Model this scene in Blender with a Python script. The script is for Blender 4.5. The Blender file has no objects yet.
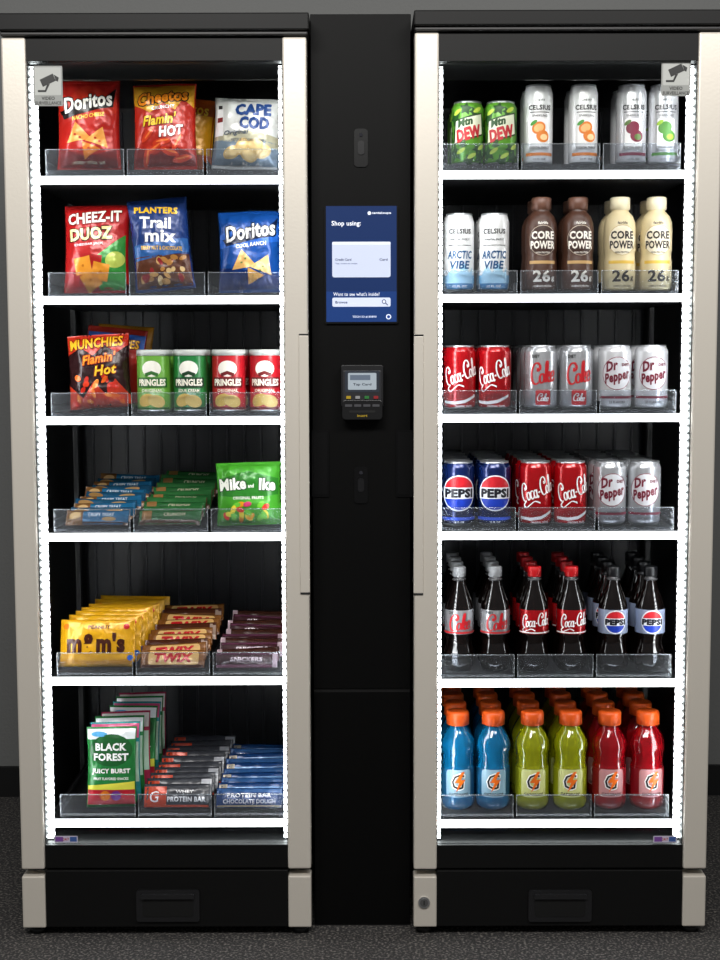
import bpy, bmesh, math, random
from mathutils import Matrix, Vector
random.seed(4)
sc=bpy.context.scene
col=sc.collection
try: sc.view_settings.view_transform='Standard'
except Exception: pass

# ---------------- camera -----------------
F=1371.0; TH=math.radians(5.16); RO=-0.0024
C=Vector((0,-3.0,1.306))
fw=Vector((0,math.cos(TH),-math.sin(TH))); r0=Vector((1,0,0)); u0=Vector((0,math.sin(TH),math.cos(TH)))
RT=r0*math.cos(RO)+u0*math.sin(RO); UP=u0*math.cos(RO)-r0*math.sin(RO)
def W(u,v,Y=0.0):
    d=fw*F+RT*(u-360)+UP*(480-v); t=(Y-C.y)/d.y
    return C+d*t
def wx(u,v,Y=0.0): return W(u,v,Y).x
def wz(u,v,Y=0.0): return W(u,v,Y).z
cd=bpy.data.cameras.new('camera'); cam=bpy.data.objects.new('camera',cd); col.objects.link(cam)
cd.sensor_fit='VERTICAL'; cd.sensor_height=36; cd.lens=F/960*36
m=Matrix.Identity(4)
for i in range(3):
    m[i][0]=RT[i]; m[i][1]=UP[i]; m[i][2]=-fw[i]; m[i][3]=C[i]
cam.matrix_world=m; sc.camera=cam

# --------------- materials ----------------
def lin(h):
    o=[]
    for i in (0,2,4):
        c=int(h[i:i+2],16)/255
        o.append(c/12.92 if c<=0.04045 else ((c+0.055)/1.055)**2.4)
    return (*o,1)
_m={}
def M(h,rough=.45,metal=0,emis=0,bump=0,bscale=30,coat=0,trans=0,name=None,spec=.5,dist=.01):
    k=(h,rough,metal,emis,bump,bscale,coat,trans,spec)
    if k in _m: return _m[k]
    mt=bpy.data.materials.new(name or 'paint_'+h); mt.use_nodes=True; nt=mt.node_tree
    b=nt.nodes['Principled BSDF']
    b.inputs['Base Color'].default_value=lin(h); b.inputs['Roughness'].default_value=rough
    b.inputs['Metallic'].default_value=metal; b.inputs['Specular IOR Level'].default_value=spec
    if coat: b.inputs['Coat Weight'].default_value=coat; b.inputs['Coat Roughness'].default_value=.08
    if trans: b.inputs['Transmission Weight'].default_value=trans
    if emis:
        b.inputs['Emission Color'].default_value=lin(h); b.inputs['Emission Strength'].default_value=emis
    if bump:
        tc=nt.nodes.new('ShaderNodeTexCoord'); n=nt.nodes.new('ShaderNodeTexNoise'); n.inputs['Scale'].default_value=bscale
        n.inputs['Detail'].default_value=2
        bp=nt.nodes.new('ShaderNodeBump'); bp.inputs['Strength'].default_value=bump; bp.inputs['Distance'].default_value=dist
        nt.links.new(tc.outputs['Object'],n.inputs['Vector']); nt.links.new(n.outputs['Fac'],bp.inputs['Height']); nt.links.new(bp.outputs['Normal'],b.inputs['Normal'])
    _m[k]=mt; return mt
def Pm(h): return M(h,.42)
def Fm(h): return M(h,.26,.10,bump=.7,bscale=22,dist=.012)
def clear(name,tint,milky,ior):
    mt=bpy.data.materials.new(name); mt.use_nodes=True; nt=mt.node_tree; nt.nodes.clear()
    out=nt.nodes.new('ShaderNodeOutputMaterial'); mx=nt.nodes.new('ShaderNodeMixShader'); fr=nt.nodes.new('ShaderNodeFresnel')
    t=nt.nodes.new('ShaderNodeBsdfTransparent'); g=nt.nodes.new('ShaderNodeBsdfGlossy'); fr.inputs['IOR'].default_value=ior
    t.inputs['Color'].default_value=tint; g.inputs['Roughness'].default_value=.03
    nt.links.new(fr.outputs[0],mx.inputs[0]); nt.links.new(t.outputs[0],mx.inputs[1]); nt.links.new(g.outputs[0],mx.inputs[2])
    last=mx
    if milky:
        d=nt.nodes.new('ShaderNodeBsdfDiffuse'); d.inputs['Color'].default_value=(.8,.85,.9,1)
        m2=nt.nodes.new('ShaderNodeMixShader'); m2.inputs[0].default_value=milky
        nt.links.new(mx.outputs[0],m2.inputs[1]); nt.links.new(d.outputs[0],m2.inputs[2]); last=m2
    nt.links.new(last.outputs[0],out.inputs[0]); return mt
GLASS=clear('door_glass',(.95,.97,.96,1),0,1.3)
ACRY=clear('clear_acrylic',(.88,.90,.93,1),.02,1.3)
ACRE=clear('acrylic_edge',(.85,.9,.93,1),.22,1.4)
BLACK=M('0a0a0a',.5,name='black_powder_coat',spec=.25); BLK2=M('131415',.4,name='black_liner')
BACKM=M('2c2e32',.35,bump=.1,bscale=6,name='dark_grey_rear_liner')
BLKG=M('0b0b0c',.2,coat=.3,name='black_gloss')
CHAMP=M('e4ddd1',.38,.3,bump=.02,bscale=200,name='champagne_aluminium')
ALU=M('c8cacc',.28,.9,name='brushed_aluminium'); TOWER=M('070707',.5,name='tower_black',spec=.12)
LIDM=M('b9bcc0',.3,.8,name='can_lid_aluminium')
def led(strength,dots):
    mt=bpy.data.materials.new('led_diffuser'); mt.use_nodes=True; nt=mt.node_tree; nt.nodes.clear()
    out=nt.nodes.new('ShaderNodeOutputMaterial'); e=nt.nodes.new('ShaderNodeEmission'); e.inputs['Color'].default_value=(.93,.97,1,1)
    e.inputs['Strength'].default_value=strength
    if dots:
        tc=nt.nodes.new('ShaderNodeTexCoord'); sp=nt.nodes.new('ShaderNodeSeparateXYZ')
        mu=nt.nodes.new('ShaderNodeMath'); mu.operation='MULTIPLY'; mu.inputs[1].default_value=2*math.pi/.0165
        sn=nt.nodes.new('ShaderNodeMath'); sn.operation='SINE'
        mr=nt.nodes.new('ShaderNodeMapRange'); mr.inputs['From Min'].default_value=-1.0; mr.inputs['From Max'].default_value=.6
        mr.inputs['To Min'].default_value=.6; mr.inputs['To Max'].default_value=strength
        nt.links.new(tc.outputs['Object'],sp.inputs[0]); nt.links.new(sp.outputs['Z'],mu.inputs[0]); nt.links.new(mu.outputs[0],sn.inputs[0])
        nt.links.new(sn.outputs[0],mr.inputs['Value']); nt.links.new(mr.outputs[0],e.inputs['Strength'])
    nt.links.new(e.outputs[0],out.inputs[0]); return mt
LEDV=led(21,True); LEDH=led(7,False)

# --------------- mesh builder ----------------
def link(name,data,parent=None,loc=(0,0,0),rot=(0,0,0)):
    o=bpy.data.objects.new(name,data); col.objects.link(o); o.parent=parent; o.location=loc; o.rotation_euler=rot; return o
class MB:
    def __init__(s): s.v=[]; s.f=[]; s.mi=[]; s.sm=[]; s.mats=[]
    def idx(s,m):
        if m not in s.mats: s.mats.append(m)
        return s.mats.index(m)
    def add(s,vs,fs,m,smooth=False):
        n=len(s.v); s.v+=[tuple(p) for p in vs]; k=s.idx(m)
        for f in fs: s.f.append([i+n for i in f]); s.mi.append(k); s.sm.append(smooth)
    def box(s,x0,x1,y0,y1,z0,z1,m,b=0):
        vs=[(x0,y0,z0),(x1,y0,z0),(x1,y1,z0),(x0,y1,z0),(x0,y0,z1),(x1,y0,z1),(x1,y1,z1),(x0,y1,z1)]
        s.add(vs,[[0,3,2,1],[4,5,6,7],[0,1,5,4],[1,2,6,5],[2,3,7,6],[3,0,4,7]],m); return s
    def rbox(s,cx,cz,w,h,y0,y1,r,m,n=6):
        pts=rrect(cx-w/2,cz-h/2,cx+w/2,cz+h/2,r,n); k=len(pts)
        vs=[(p[0],y0,p[1]) for p in pts]+[(p[0],y1,p[1]) for p in pts]
        fs=[list(range(k)),list(range(2*k-1,k-1,-1))]+[[i,i+k,(i+1)%k+k,(i+1)%k] for i in range(k)]
        s.add(vs,fs,m); return s
    def cyl(s,c,r,y0,y1,m,n=24):
        vs=[];
        for y in (y0,y1):
            for i in range(n): a=2*math.pi*i/n; vs.append((c[0]+r*math.cos(a),y,c[1]+r*math.sin(a)))
        s.add(vs,[list(range(n)),list(range(2*n-1,n-1,-1))]+[[i,i+n,(i+1)%n+n,(i+1)%n] for i in range(n)],m); return s
    def lathe(s,prof,m,n=36,mats=None,ridge=None):
        vs=[];fs=[]
        for (r,z) in prof:
            for i in range(n):
                a=2*math.pi*i/n; rr=r*(1+(ridge if (ridge and i%2) else 0)); vs.append((rr*math.cos(a),rr*math.sin(a),z))
        for k in range(len(prof)-1):
            mm=mats[k] if mats else m
            b=k*n
            fs.append((mm,[[b+i,b+(i+1)%n,b+n+(i+1)%n,b+n+i] for i in range(n)]))
        base=len(s.v); s.v+=vs
        for mm,ff in fs:
            k=s.idx(mm)
            for f in ff: s.f.append([i+base for i in f]); s.mi.append(k); s.sm.append(True)
        return s
    def obj(s,name,parent=None,loc=(0,0,0),rot=(0,0,0),bev=0):
        me=bpy.data.meshes.new(name); me.from_pydata(s.v,[],s.f)
        for m in s.mats: me.materials.append(m)
        me.polygons.foreach_set('material_index',s.mi); me.polygons.foreach_set('use_smooth',s.sm); me.update()
        o=link(name,me,parent,loc,rot)
        if bev:
            md=o.modifiers.new('bevel','BEVEL'); md.width=bev; md.segments=2; md.limit_method='ANGLE'
        return o
def rrect(x0,y0,x1,y1,r,n=5):
    r=min(r,(x1-x0)/2,(y1-y0)/2); p=[]
    for cx,cy,a0 in ((x1-r,y0+r,-90),(x1-r,y1-r,0),(x0+r,y1-r,90),(x0+r,y0+r,180)):
        for i in range(n+1):
            a=math.radians(a0+90*i/n); p.append((cx+r*math.cos(a),cy+r*math.sin(a)))
    return p
def top(o,label,cat,group=None,kind=None):
    o['label']=label; o['category']=cat
    if group: o['group']=group
    if kind: o['kind']=kind
    return o

# --------------- decals ----------------
_t={}
def tgeo(s,shear,bold):
    k=(s,shear,bold)
    if k in _t: return _t[k]
    cu=bpy.data.curves.new('t','FONT'); cu.body=s; cu.shear=shear; cu.offset=bold; cu.resolution_u=2
    cu.space_character=1+bold*1.6
    o=bpy.data.objects.new('t',cu); col.objects.link(o); dg=bpy.context.evaluated_depsgraph_get()
    me=bpy.data.meshes.new_from_object(o.evaluated_get(dg))
    vs=[tuple(v.co) for v in me.vertices]; fs=[list(p.vertices) for p in me.polygons]
    bpy.data.objects.remove(o); bpy.data.curves.remove(cu); bpy.data.meshes.remove(me)
    xs=[v[0] for v in vs]; ys=[v[1] for v in vs]; x0,x1,y0,y1=min(xs),max(xs),min(ys),max(ys)
    vs=[((v[0]-x0)/(x1-x0)-.5,(v[1]-y0)/(y1-y0)-.5) for v in vs]
    _t[k]=(vs,fs,(x1-x0)/(y1-y0)); return _t[k]
# calligraphic strokes for flowing script lettering
def arc(cx,cy,rx,ry,a0,a1,n=14): return [(cx+rx*math.cos(math.radians(a0+(a1-a0)*i/n)),cy+ry*math.sin(math.radians(a0+(a1-a0)*i/n))) for i in range(n+1)]
GL={'o':([arc(.42,.5,.36,.46,70,430),[(.55,.95),(.8,.75),(1.0,.85)]],.92),
 'c':([arc(.45,.5,.38,.48,55,325)],.82),
 'a':([arc(.42,.5,.36,.46,60,420),[(.80,.98),(.76,.5),(.80,.1),(.95,.0),(1.12,.18)]],1.1),
 'l':([[(0,.25),(.28,.9),(.42,1.7),(.34,2.1),(.2,2.0),(.14,1.4),(.14,.4),(.26,.02),(.42,.05),(.55,.25)]],.5),
 'k':([[(0,.25),(.28,.9),(.42,1.7),(.34,2.1),(.2,2.0),(.14,1.4),(.12,0)],[(.15,.45),(.5,.98),(.72,.9),(.6,.6),(.2,.5)],[(.3,.5),(.6,.05),(.85,.05),(.95,.2)]],.9),
 'e':([[(.1,.45),(.5,.5),(.75,.7),(.55,.98),(.25,.9),(.08,.5),(.2,.08),(.5,0),(.85,.25)]],.85),
 '-':([[(.05,.5),(.3,.6),(.5,.5)]],.6),
 'C':([arc(.95,1.1,.82,1.08,48,300),[(1.5,1.9),(1.55,1.5),(1.2,1.35),(1.15,1.65)]],1.45),
 '1':([arc(.95,1.1,.82,1.08,48,285),[(1.5,1.9),(1.55,1.5),(1.2,1.35),(1.15,1.65)],[(1.15,.02),(.4,-.35),(.9,-.75),(2.0,-.55),(3.2,-.35),(4.4,-.75)]],1.45)}
def smoothp(p,n=4):
    if len(p)>11: return p
    o=[]
    for i in range(len(p)-1):
        a=p[max(0,i-1)];b=p[i];c=p[i+1];d=p[min(len(p)-1,i+2)]
        for k in range(n):
            t=k/n
            o.append(tuple(.5*((2*b[j])+(-a[j]+c[j])*t+(2*a[j]-5*b[j]+4*c[j]-d[j])*t*t+(-a[j]+3*b[j]-3*c[j]+d[j])*t**3) for j in (0,1)))
    o.append(p[-1]); return o
_s={}
def sgeo(word,shear,wt):
    k=(word,shear,wt)
    if k in _s: return _s[k]
    q=[];x=0
    for ch in word:
        st,adv=GL[ch]
        for p in st:
            p=smoothp(p); n=len(p); L=[]
            for i in range(n):
                a=p[max(0,i-1)];b=p[min(n-1,i+1)]; dx,dy=b[0]-a[0],b[1]-a[1]; l=math.hypot(dx,dy) or 1
                wd=wt*(.28+.72*abs(dy/l))*(1 if n>12 or 0<i<n-1 else .5); nx,ny=-dy/l*wd/2,dx/l*wd/2
                L.append(((p[i][0]+nx+x,p[i][1]+ny),(p[i][0]-nx+x,p[i][1]-ny)))
            for i in range(n-1): q.append([L[i][0],L[i][1],L[i+1][1],L[i+1][0]])
        x+=adv
    q=[[(a+b*shear,b) for a,b in f] for f in q]
    xs=[a for f in q for a,b in f]; ys=[b for f in q for a,b in f]; x0,x1,y0,y1=min(xs),max(xs),min(ys),max(ys)
    _s[k]=[[((a-x0)/(x1-x0)-.5,(b-y0)/(y1-y0)-.5) for a,b in f] for f in q]; return _s[k]
class D:
    def __init__(s,mf=Pm): s.bm=bmesh.new(); s.mats=[]; s.mf=mf
    def idx(s,h):
        m=s.mf(h) if isinstance(h,str) else h
        if m not in s.mats: s.mats.append(m)
        return s.mats.index(m)
    def poly(s,pts,h,l=0):
        vs=[s.bm.verts.new((p[0],p[1],l)) for p in pts]; f=s.bm.faces.new(vs); f.material_index=s.idx(h)
        f.normal_update()
        if f.normal.z<0: f.normal_flip()
        if len(vs)>4: 
            r=bmesh.ops.triangulate(s.bm,faces=[f])
        return s
    def script(s,word,cx,cy,w,h,c,l=2,rot=0,shear=.35,wt=.30):
        R=math.radians(rot)
        for f in sgeo(word,shear,wt):
            s.poly([(cx+a*w*math.cos(R)-b*h*math.sin(R),cy+a*w*math.sin(R)+b*h*math.cos(R)) for a,b in f],c,l)
        return s
    def rect(s,x0,y0,x1,y1,h,l=0,r=0):
        return s.poly(rrect(x0,y0,x1,y1,r,4) if r else [(x0,y0),(x1,y0),(x1,y1),(x0,y1)],h,l)
    def ell(s,cx,cy,rx,ry,h,l=0,rot=0,a0=0,a1=360,n=20):
        p=[];R=math.radians(rot); full=(a1-a0>=360)
        for i in range(n if full else n+1):
            a=math.radians(a0+(a1-a0)*i/n); x,y=rx*math.cos(a),ry*math.sin(a)
            p.append((cx+x*math.cos(R)-y*math.sin(R),cy+x*math.sin(R)+y*math.cos(R)))
        return s.poly(p,h,l)
    def tri(s,cx,cy,r,h,l=0,rot=0,sq=.85):
        return s.poly([(cx+r*math.cos(math.radians(rot+90+120*i)),cy+sq*r*math.sin(math.radians(rot+90+120*i))) for i in range(3)],h,l)
    def text(s,t,cx,cy,w,h,c,l=2,rot=0,shear=0,bold=.02):
        vs,fs,asp=tgeo(t,shear,bold)
        if h is None: h=w/asp
        R=math.radians(rot); k=s.idx(c); bv=[]
        for x,y in vs:
            x*=w;y*=h; bv.append(s.bm.verts.new((cx+x*math.cos(R)-y*math.sin(R),cy+x*math.sin(R)+y*math.cos(R),l)))
        for f in fs:
            try: ff=s.bm.faces.new([bv[i] for i in f]); ff.material_index=k
            except ValueError: pass
        return s
    def otext(s,t,cx,cy,w,h,c,o,l=2,rot=0,shear=0,bold=.03,g=.04):
        e=min(w,h)*.055+.25
        for a in range(0,360,60):
            s.text(t,cx+e*math.cos(math.radians(a)),cy+e*math.sin(math.radians(a)),w,h,o,l+a/600,rot,shear,bold)
        return s.text(t,cx,cy,w,h,c,l+1.4,rot,shear,bold)
    def btext(s,t,cx,cy,w,h,c,l=2,rot=0,shear=0,bold=.03,e=.5):
        for i,a in enumerate((0,90,180,270)):
            s.text(t,cx+e*math.cos(math.radians(a)),cy+e*math.sin(math.radians(a)),w,h,c,l+i*.12,rot,shear,bold)
        return s.text(t,cx,cy,w,h,c,l+.5,rot,shear,bold)
    def build(s,name,parent,fn,step,label=None):
        bm=s.bm
        xs=[v.co.x for v in bm.verts]; ys=[v.co.y for v in bm.verts]
        if step:
            for ax,arr in ((0,xs),(1,ys)):
                a=math.floor(min(arr)/step)*step
                while a<max(arr):
                    a+=step; co=[0,0,0]; no=[0,0,0]; co[ax]=a; no[ax]=1
                    bmesh.ops.bisect_plane(bm,geom=bm.verts[:]+bm.edges[:]+bm.faces[:],plane_co=co,plane_no=no,dist=1e-5)
        for v in bm.verts: v.co=fn(v.co.x,v.co.y,.0005+.0003*v.co.z)
        me=bpy.data.meshes.new(name); bm.to_mesh(me); bm.free()
        for m in s.mats: me.materials.append(m)
        for p in me.polygons: p.use_smooth=bool(step)
        o=link(name,me,parent)
        if label: o['label']=label
        return o

def clone(o,loc,rot=None,kids=True):
    n=o.copy(); col.objects.link(n); n.location=loc
    if rot is not None: n.rotation_euler=rot
    if kids:
        for c in o.children:
            if kids=='lid' and 'print' in c.name: continue
            k=c.copy(); k.parent=n; col.objects.link(k)
    return n

# --------------- setting ----------------
def struct(o,cat,label): o['kind']='structure'; o['category']=cat; o['label']=label; return o
wm=M('757675',.8,bump=.15,bscale=120,name='painted_wall')
w=MB().box(-3,3,1.0,1.1,0,3.2,wm).obj('wall_back'); struct(w,'wall','matte grey painted wall behind the coolers')
fm=bpy.data.materials.new('speckled_rubber_floor'); fm.use_nodes=True; nt=fm.node_tree; b=nt.nodes['Principled BSDF']
tc=nt.nodes.new('ShaderNodeTexCoord'); n1=nt.nodes.new('ShaderNodeTexNoise'); n1.inputs['Scale'].default_value=160; n1.inputs['Detail'].default_value=4
cr=nt.nodes.new('ShaderNodeValToRGB'); cr.color_ramp.elements[0].position=.5; cr.color_ramp.elements[0].color=lin('2b2a2b'); cr.color_ramp.elements[1].position=.68; cr.color_ramp.elements[1].color=lin('85807a')
nt.links.new(tc.outputs['Object'],n1.inputs['Vector']); nt.links.new(n1.outputs['Fac'],cr.inputs[0]); nt.links.new(cr.outputs[0],b.inputs['Base Color']); b.inputs['Roughness'].default_value=.75
fl=MB().box(-3,3,-4,1.1,-.1,0,fm).obj('floor'); struct(fl,'floor','dark speckled rubber floor')
bb=MB().box(-3,3,.985,1.0,0,.09,M('0c0c0d',.5)).obj('baseboard_back'); struct(bb,'baseboard','black rubber baseboard along the wall')

# --------------- coolers ----------------
def avg(l): return sum(l)/len(l)
LX0=avg([wx(0,40),wx(25,925)]); LX1=avg([wx(305,40),wx(313,925)])
RX0=avg([wx(414,40),wx(414,925)]); RX1=avg([wx(722,40),wx(705,925)])
SV={'L':[180,300,420.5,537,681,823],'R':[174.5,298,418,535.5,683,823.5]}
def sticker(parent,u,v,Y):
    p=W(u,v,Y); s=.00217
    d=D()
    d.rect(-14.5,-19.5,14.5,19.5,'9a9c99',0,1.2); d.rect(-13,-9,13,18,'bcbeba',1,1)
    k='1a1a1a'
    d.poly([(-8,6),(5,12),(8,5),(-5,-1)],k,2); d.poly([(6,11),(11,8),(10,4),(8,5)],k,2); d.poly([(-1,1),(2,2),(-2,-6),(-10,-6),(-10,-4),(-3,-4)],k,2)
    d.text('VIDEO',0,-12,13,3.4,k,2); d.text('SURVEILLANCE',0,-16.6,26,3.2,k,2)
    o=d.build('warning_sticker',parent,lambda x,y,l:(p.x+x*s,Y-l,p.z+y*s),0,'grey sticker with camera icon and lettering')
def cooler(side,x0,x1,vt,vp,label):
    um=160 if side=='L' else 560
    Z=lambda v,Y=0: wz(um,v,Y)
    root=link('vending_cooler',None,None,((x0+x1)/2,.35,0)); root.empty_display_size=.1; top(root,label,'vending machine')
    def ob(mb,name,bev=.0015,parent=None,label=None):
        o=mb.obj(name,None,(0,0,0),bev=bev); o.parent=parent or root
        if parent is None: o.location=(-(x0+x1)/2,-.35,0)
        if label: o['label']=label
        return o
    pw=.052; zt=Z(vt,-.015); zp=Z(vp); z0=Z(868); zi1=Z(61); zi0=Z(845)
    mb=MB()
    mb.box(x0+.004,x0+.03,.035,.72,.02,zt-.005,BLACK); mb.box(x1-.03,x1-.004,.035,.72,.02,zt-.005,BLACK)
    mb.box(x0+.03,x1-.03,.62,.72,.02,zt-.005,BACKM); mb.box(x0+.03,x1-.03,.035,.62,zi1+.01,zt-.005,BLK2)
    mb.box(x0+.03,x1-.03,.035,.62,.02,zi0-.005,BLK2)
    for i in range(13):
        xx=x0+.06+i*(x1-x0-.12)/12; mb.box(xx-.003,xx+.003,.612,.62,zi0,zi1,M('3c3e42',.35))
    body=ob(mb,'cabinet_body')
    mb=MB(); mb.box(x0-.002,x1+.006,-.02,.70,zp+.012,zt,BLACK); mb.box(x0,x1+.003,-.012,.70,zp+.003,zp+.012,M('2c2b2b',.4))
    ob(mb,'top_cap',.003)
    mb=MB(); mb.box(x0+pw,x1-pw,-.004,.034,.022,z0-.004,BLACK)
    ob(mb,'base_panel')
    hu=(137,200) if side=='L' else (528,591)
    hx0,hx1=wx(hu[0],905),wx(hu[1],905); hz0,hz1=Z(920),Z(889)
    mb=MB(); cx,cz=(hx0+hx1)/2,(hz0+hz1)/2
    mb.rbox(cx,cz,hx1-hx0,hz1-hz0,-.010,-.004,.006,M('18181a',.4)); mb.rbox(cx,cz-.004,(hx1-hx0)*.8,(hz1-hz0)*.55,-.0115,-.010,.006,M('020202',.6)); mb.rbox(cx,hz1-.012,(hx1-hx0)*.84,.01,-.018,-.010,.004,M('1c1c1e',.35))
    ob(mb,'pull_handle',0)
    for a,b_ in ((x0,x0+pw),(x1-pw,x1)):
        mb=MB(); mb.box(a,b_,-.008,.034,.022,Z(875),CHAMP); ob(mb,'corner_foot_cover',.003,label='champagne metal corner cover')
        for yy in (.03,.66):
            mb=MB(); mb.lathe([(0,0),(.02,0),(.02,.012),(.01,.014),(.01,.022),(0,.022)],BLK2,20)
            f=mb.obj('levelling_foot',root,((a+b_)/2-(x0+x1)/2,yy-.35,0))
    if side=='R':
        k=W(424,902,-.008); mb=MB(); mb.cyl((k.x,k.z),.013,-.012,-.008,ALU); mb.cyl((k.x,k.z),.009,-.014,-.012,M('8a8a8a',.3,.8)); mb.box(k.x-.0012,k.x+.0012,-.0145,-.014,k.z-.005,k.z+.005,BLK2)
        ob(mb,'key_lock',0)
    mb=MB(); mb.box(x0+pw,x1-pw,0,.03,zi1,zp,BLACK); mb.box(x0+pw,x1-pw,0,.03,z0,zi0,BLACK)
    mb.box(x0+pw,x0+pw+.002,.004,.028,zi0,zi1,BLK2); mb.box(x1-pw-.002,x1-pw,.004,.028,zi0,zi1,BLK2)
    door=ob(mb,'door',.001)
    for a,b_ in ((x0,x0+pw),(x1-pw,x1)):
        mb=MB(); mb.box(a,b_,-.008,.03,z0,zp,CHAMP); ob(mb,'door_post',.004,door,'champagne anodised aluminium post')
    gx0,gx1=x0+pw+.002,x1-pw-.002; gz=Z(79)
    mb=MB(); mb.box(gx0,gx1,.010,.014,gz,zi1,GLASS); mb.box(gx0,gx1,.010,.014,zi0,zi0+.03,GLASS); mb.box(gx0,gx0+.004,.010,.014,zi0+.03,gz,GLASS); mb.box(gx1-.004,gx1,.010,.014,zi0+.03,gz,GLASS)
    ob(mb,'glass_pane',0,door)
    hz=(Z(592),Z(336)); 
    if side=='L': hx=(x1-.020,x1+.001)
    else: hx=(x0-.001,x0+.020)
    mb=MB(); mb.box(hx[0],hx[1],-.0115,-.008,hz[0],hz[1],CHAMP); mb.box(hx[0],hx[1],-.011,-.008,hz[0]-.004,hz[0],BLK2); mb.box(hx[0],hx[1],-.011,-.008,hz[1],hz[1]+.004,BLK2)
    ob(mb,'door_handle',.001,door,'slim champagne metal grip')
    sticker(door,48 if side=='L' else 676,86 if side=='L' else 76,.0098)
    p=W(68 if side=='L' else 663,836,.03); d=D(); d.rect(-12,-3.5,12,3.5,'c9c3d6',0,1); d.rect(-11,-2.5,-3,2.5,'7a4a9a',1); d.rect(4,-2.5,11,2.5,'3a5a9a',1); d.text('24/7',0,0,6,3,'b0202a',1)
    d.build('small_label',door,lambda x,y,l:(p.x+x*.0022,.0098-l,p.z+y*.0022),0,'tiny white and purple label')
    for sd_,a in ((1,x0+pw-.002),(-1,x1-pw+.002)):
        mb=MB(); xa,xb=sorted((a,a+sd_*.0125)); mb.box(xa,xb,.034,.056,zi0+.004,zi1-.004,LEDV)
        ob(mb,'vertical_light_strip',0,label='glowing white LED strip')
    for a in (x0+.030,x1-.042):
        for yy in (.14,.5):
            mb=MB(); mb.box(a,a+.012,yy,yy+.02,zi0+.004,zi1-.004,M('3b3b3d',.4))
            ob(mb,'shelf_upright',0)
    zs=[]
    for i,v in enumerate(SV[side]):
        z=Z(v,.064); zs.append(z+.008)
        mb=MB(); mb.box(x0+.044,x1-.044,.07,.60,z-.008,z+.008,M('1a1a1c',.4)); sh=ob(mb,'shelf',.001)
        mb=MB(); mb.box(x0+.06,x1-.06,.060,.07,z-.0085,z+.0085,LEDH); ob(mb,'shelf_light_strip',.002,sh,'glowing white LED strip')
    return zs
ZL=cooler('L',LX0,LX1,13,38,'tall black glass-door vending cooler stocked with snacks')
ZR=cooler('R',RX0,RX1,10,33,'tall black glass-door vending cooler stocked with drinks')
ZS={'L':ZL,'R':ZR}
# trays
TRAY={'L':[(52,129),(132,207),(210,284)],'R':[(441,516),(519,596),(599,675)]}
def tb(r): return .017 if r==0 else .008
for sd in 'LR':
    for i,v in enumerate(SV[sd]):
        z=ZS[sd][i]; t0=tb(i)
        for a,b_ in TRAY[sd]:
            X0,X1=wx(a,410,.09),wx(b_,410,.09); cx=(X0+X1)/2; hw=(X1-X0)/2
            mb=MB(); mb.box(-hw,hw,0,.45,0,t0,M('101012',.35)); 
            t=mb.obj('shelf_tray',None,(cx,.085,z+.0003)); top(t,'clear acrylic fronted tray on an illuminated shelf','shelf tray','acrylic trays on the cooler shelves')
            mb=MB(); h=.052 if i else .060; mb.box(-hw,hw,-.0035,-.0005,0,h,ACRY); mb.box(-hw,hw,-.0035,-.0005,h,h+.0016,ACRE); mb.box(-hw,-hw+.0014,-.0037,-.0003,0,h,ACRE); mb.box(hw-.0014,hw,-.0037,-.0003,0,h,ACRE)
            mb.obj('front_panel',t)['label']='clear acrylic front lip'
            for sx in (-hw,hw-.002):
                mb=MB(); mb.box(sx,sx+.002,0,.44,t0,t0+.02,ACRY); mb.obj('divider',t)
def ztray(sd,r): return ZS[sd][r]+tb(r)+.0008
def srow(sd,r):
    v=SV[sd][r]-40; return (wx(400,v,.13)-wx(360,v,.13))/40

# --------------- lathe products ----------------
def interp(prof,z):
    for (ra,za),(rb,zb) in zip(prof,prof[1:]):
        if za<=z<=zb and zb>za: return ra+(rb-ra)*(z-za)/(zb-za)
    return prof[-1][0]
def cylmap(prof,s):
    R0=max(p[0] for p in prof)
    def fn(x,y,l):
        r=interp(prof,y)*s+l; a=x/R0; return (r*math.sin(a),-r*math.cos(a),y*s)
    return fn
def can(s,Wp,H,bodym,d,slim=False,bandm=None):
    R=Wp/2; k=7 if not slim else 9
    prof=[(0,1.5),(R*.68,1.2),(R*.74,0),(R*.80,0),(R*.97,2.8),(R,5),(R,H-k),(R*.98,H-k+1.5),(R*.87,H-1.8)]
    mats=[LIDM,LIDM,LIDM,LIDM,bodym,bodym,bodym,bandm or bodym]
    o=MB().lathe([(r*s,z*s) for r,z in prof],None,36,mats).obj('can')
    lid=[(R*.87,H-1.8),(R*.875,H),(R*.83,H),(R*.80,H-1.6),(R*.3,H-1.4),(0,H-1.4)]
    mb=MB().lathe([(r*s,z*s) for r,z in lid],LIDM,36)
    mb.box(-R*.16*s,R*.16*s,-R*.35*s,R*.2*s,(H-1.35)*s,(H-.9)*s,LIDM)
    mb.obj('lid',o)['label']='silver pull-tab lid'
    outer=[p for p in prof[3:]]
    d.build('printed_label',o,cylmap(outer,s),3)
    return o
def setup(o,name,label,cat,group): o.name=name; top(o,label,cat,group); return o
def rowfill(o,sd,r,us,R,depth,vmid,Y0=.098,rz=.12):
    first=True
    for u in us:
        for k in range(depth):
            Yc=Y0+R+k*(2*R+.003); X=wx(u,vmid,Y0+R)
            loc=(X,Yc,ztray(sd,r))
            if first: o.location=loc; first=False
            else:
                a=random.uniform(-rz,rz) if k==0 else random.uniform(-.5,.5)
                n=clone(o,loc,(0,0,a),True if k<2 else 'lid')

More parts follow.
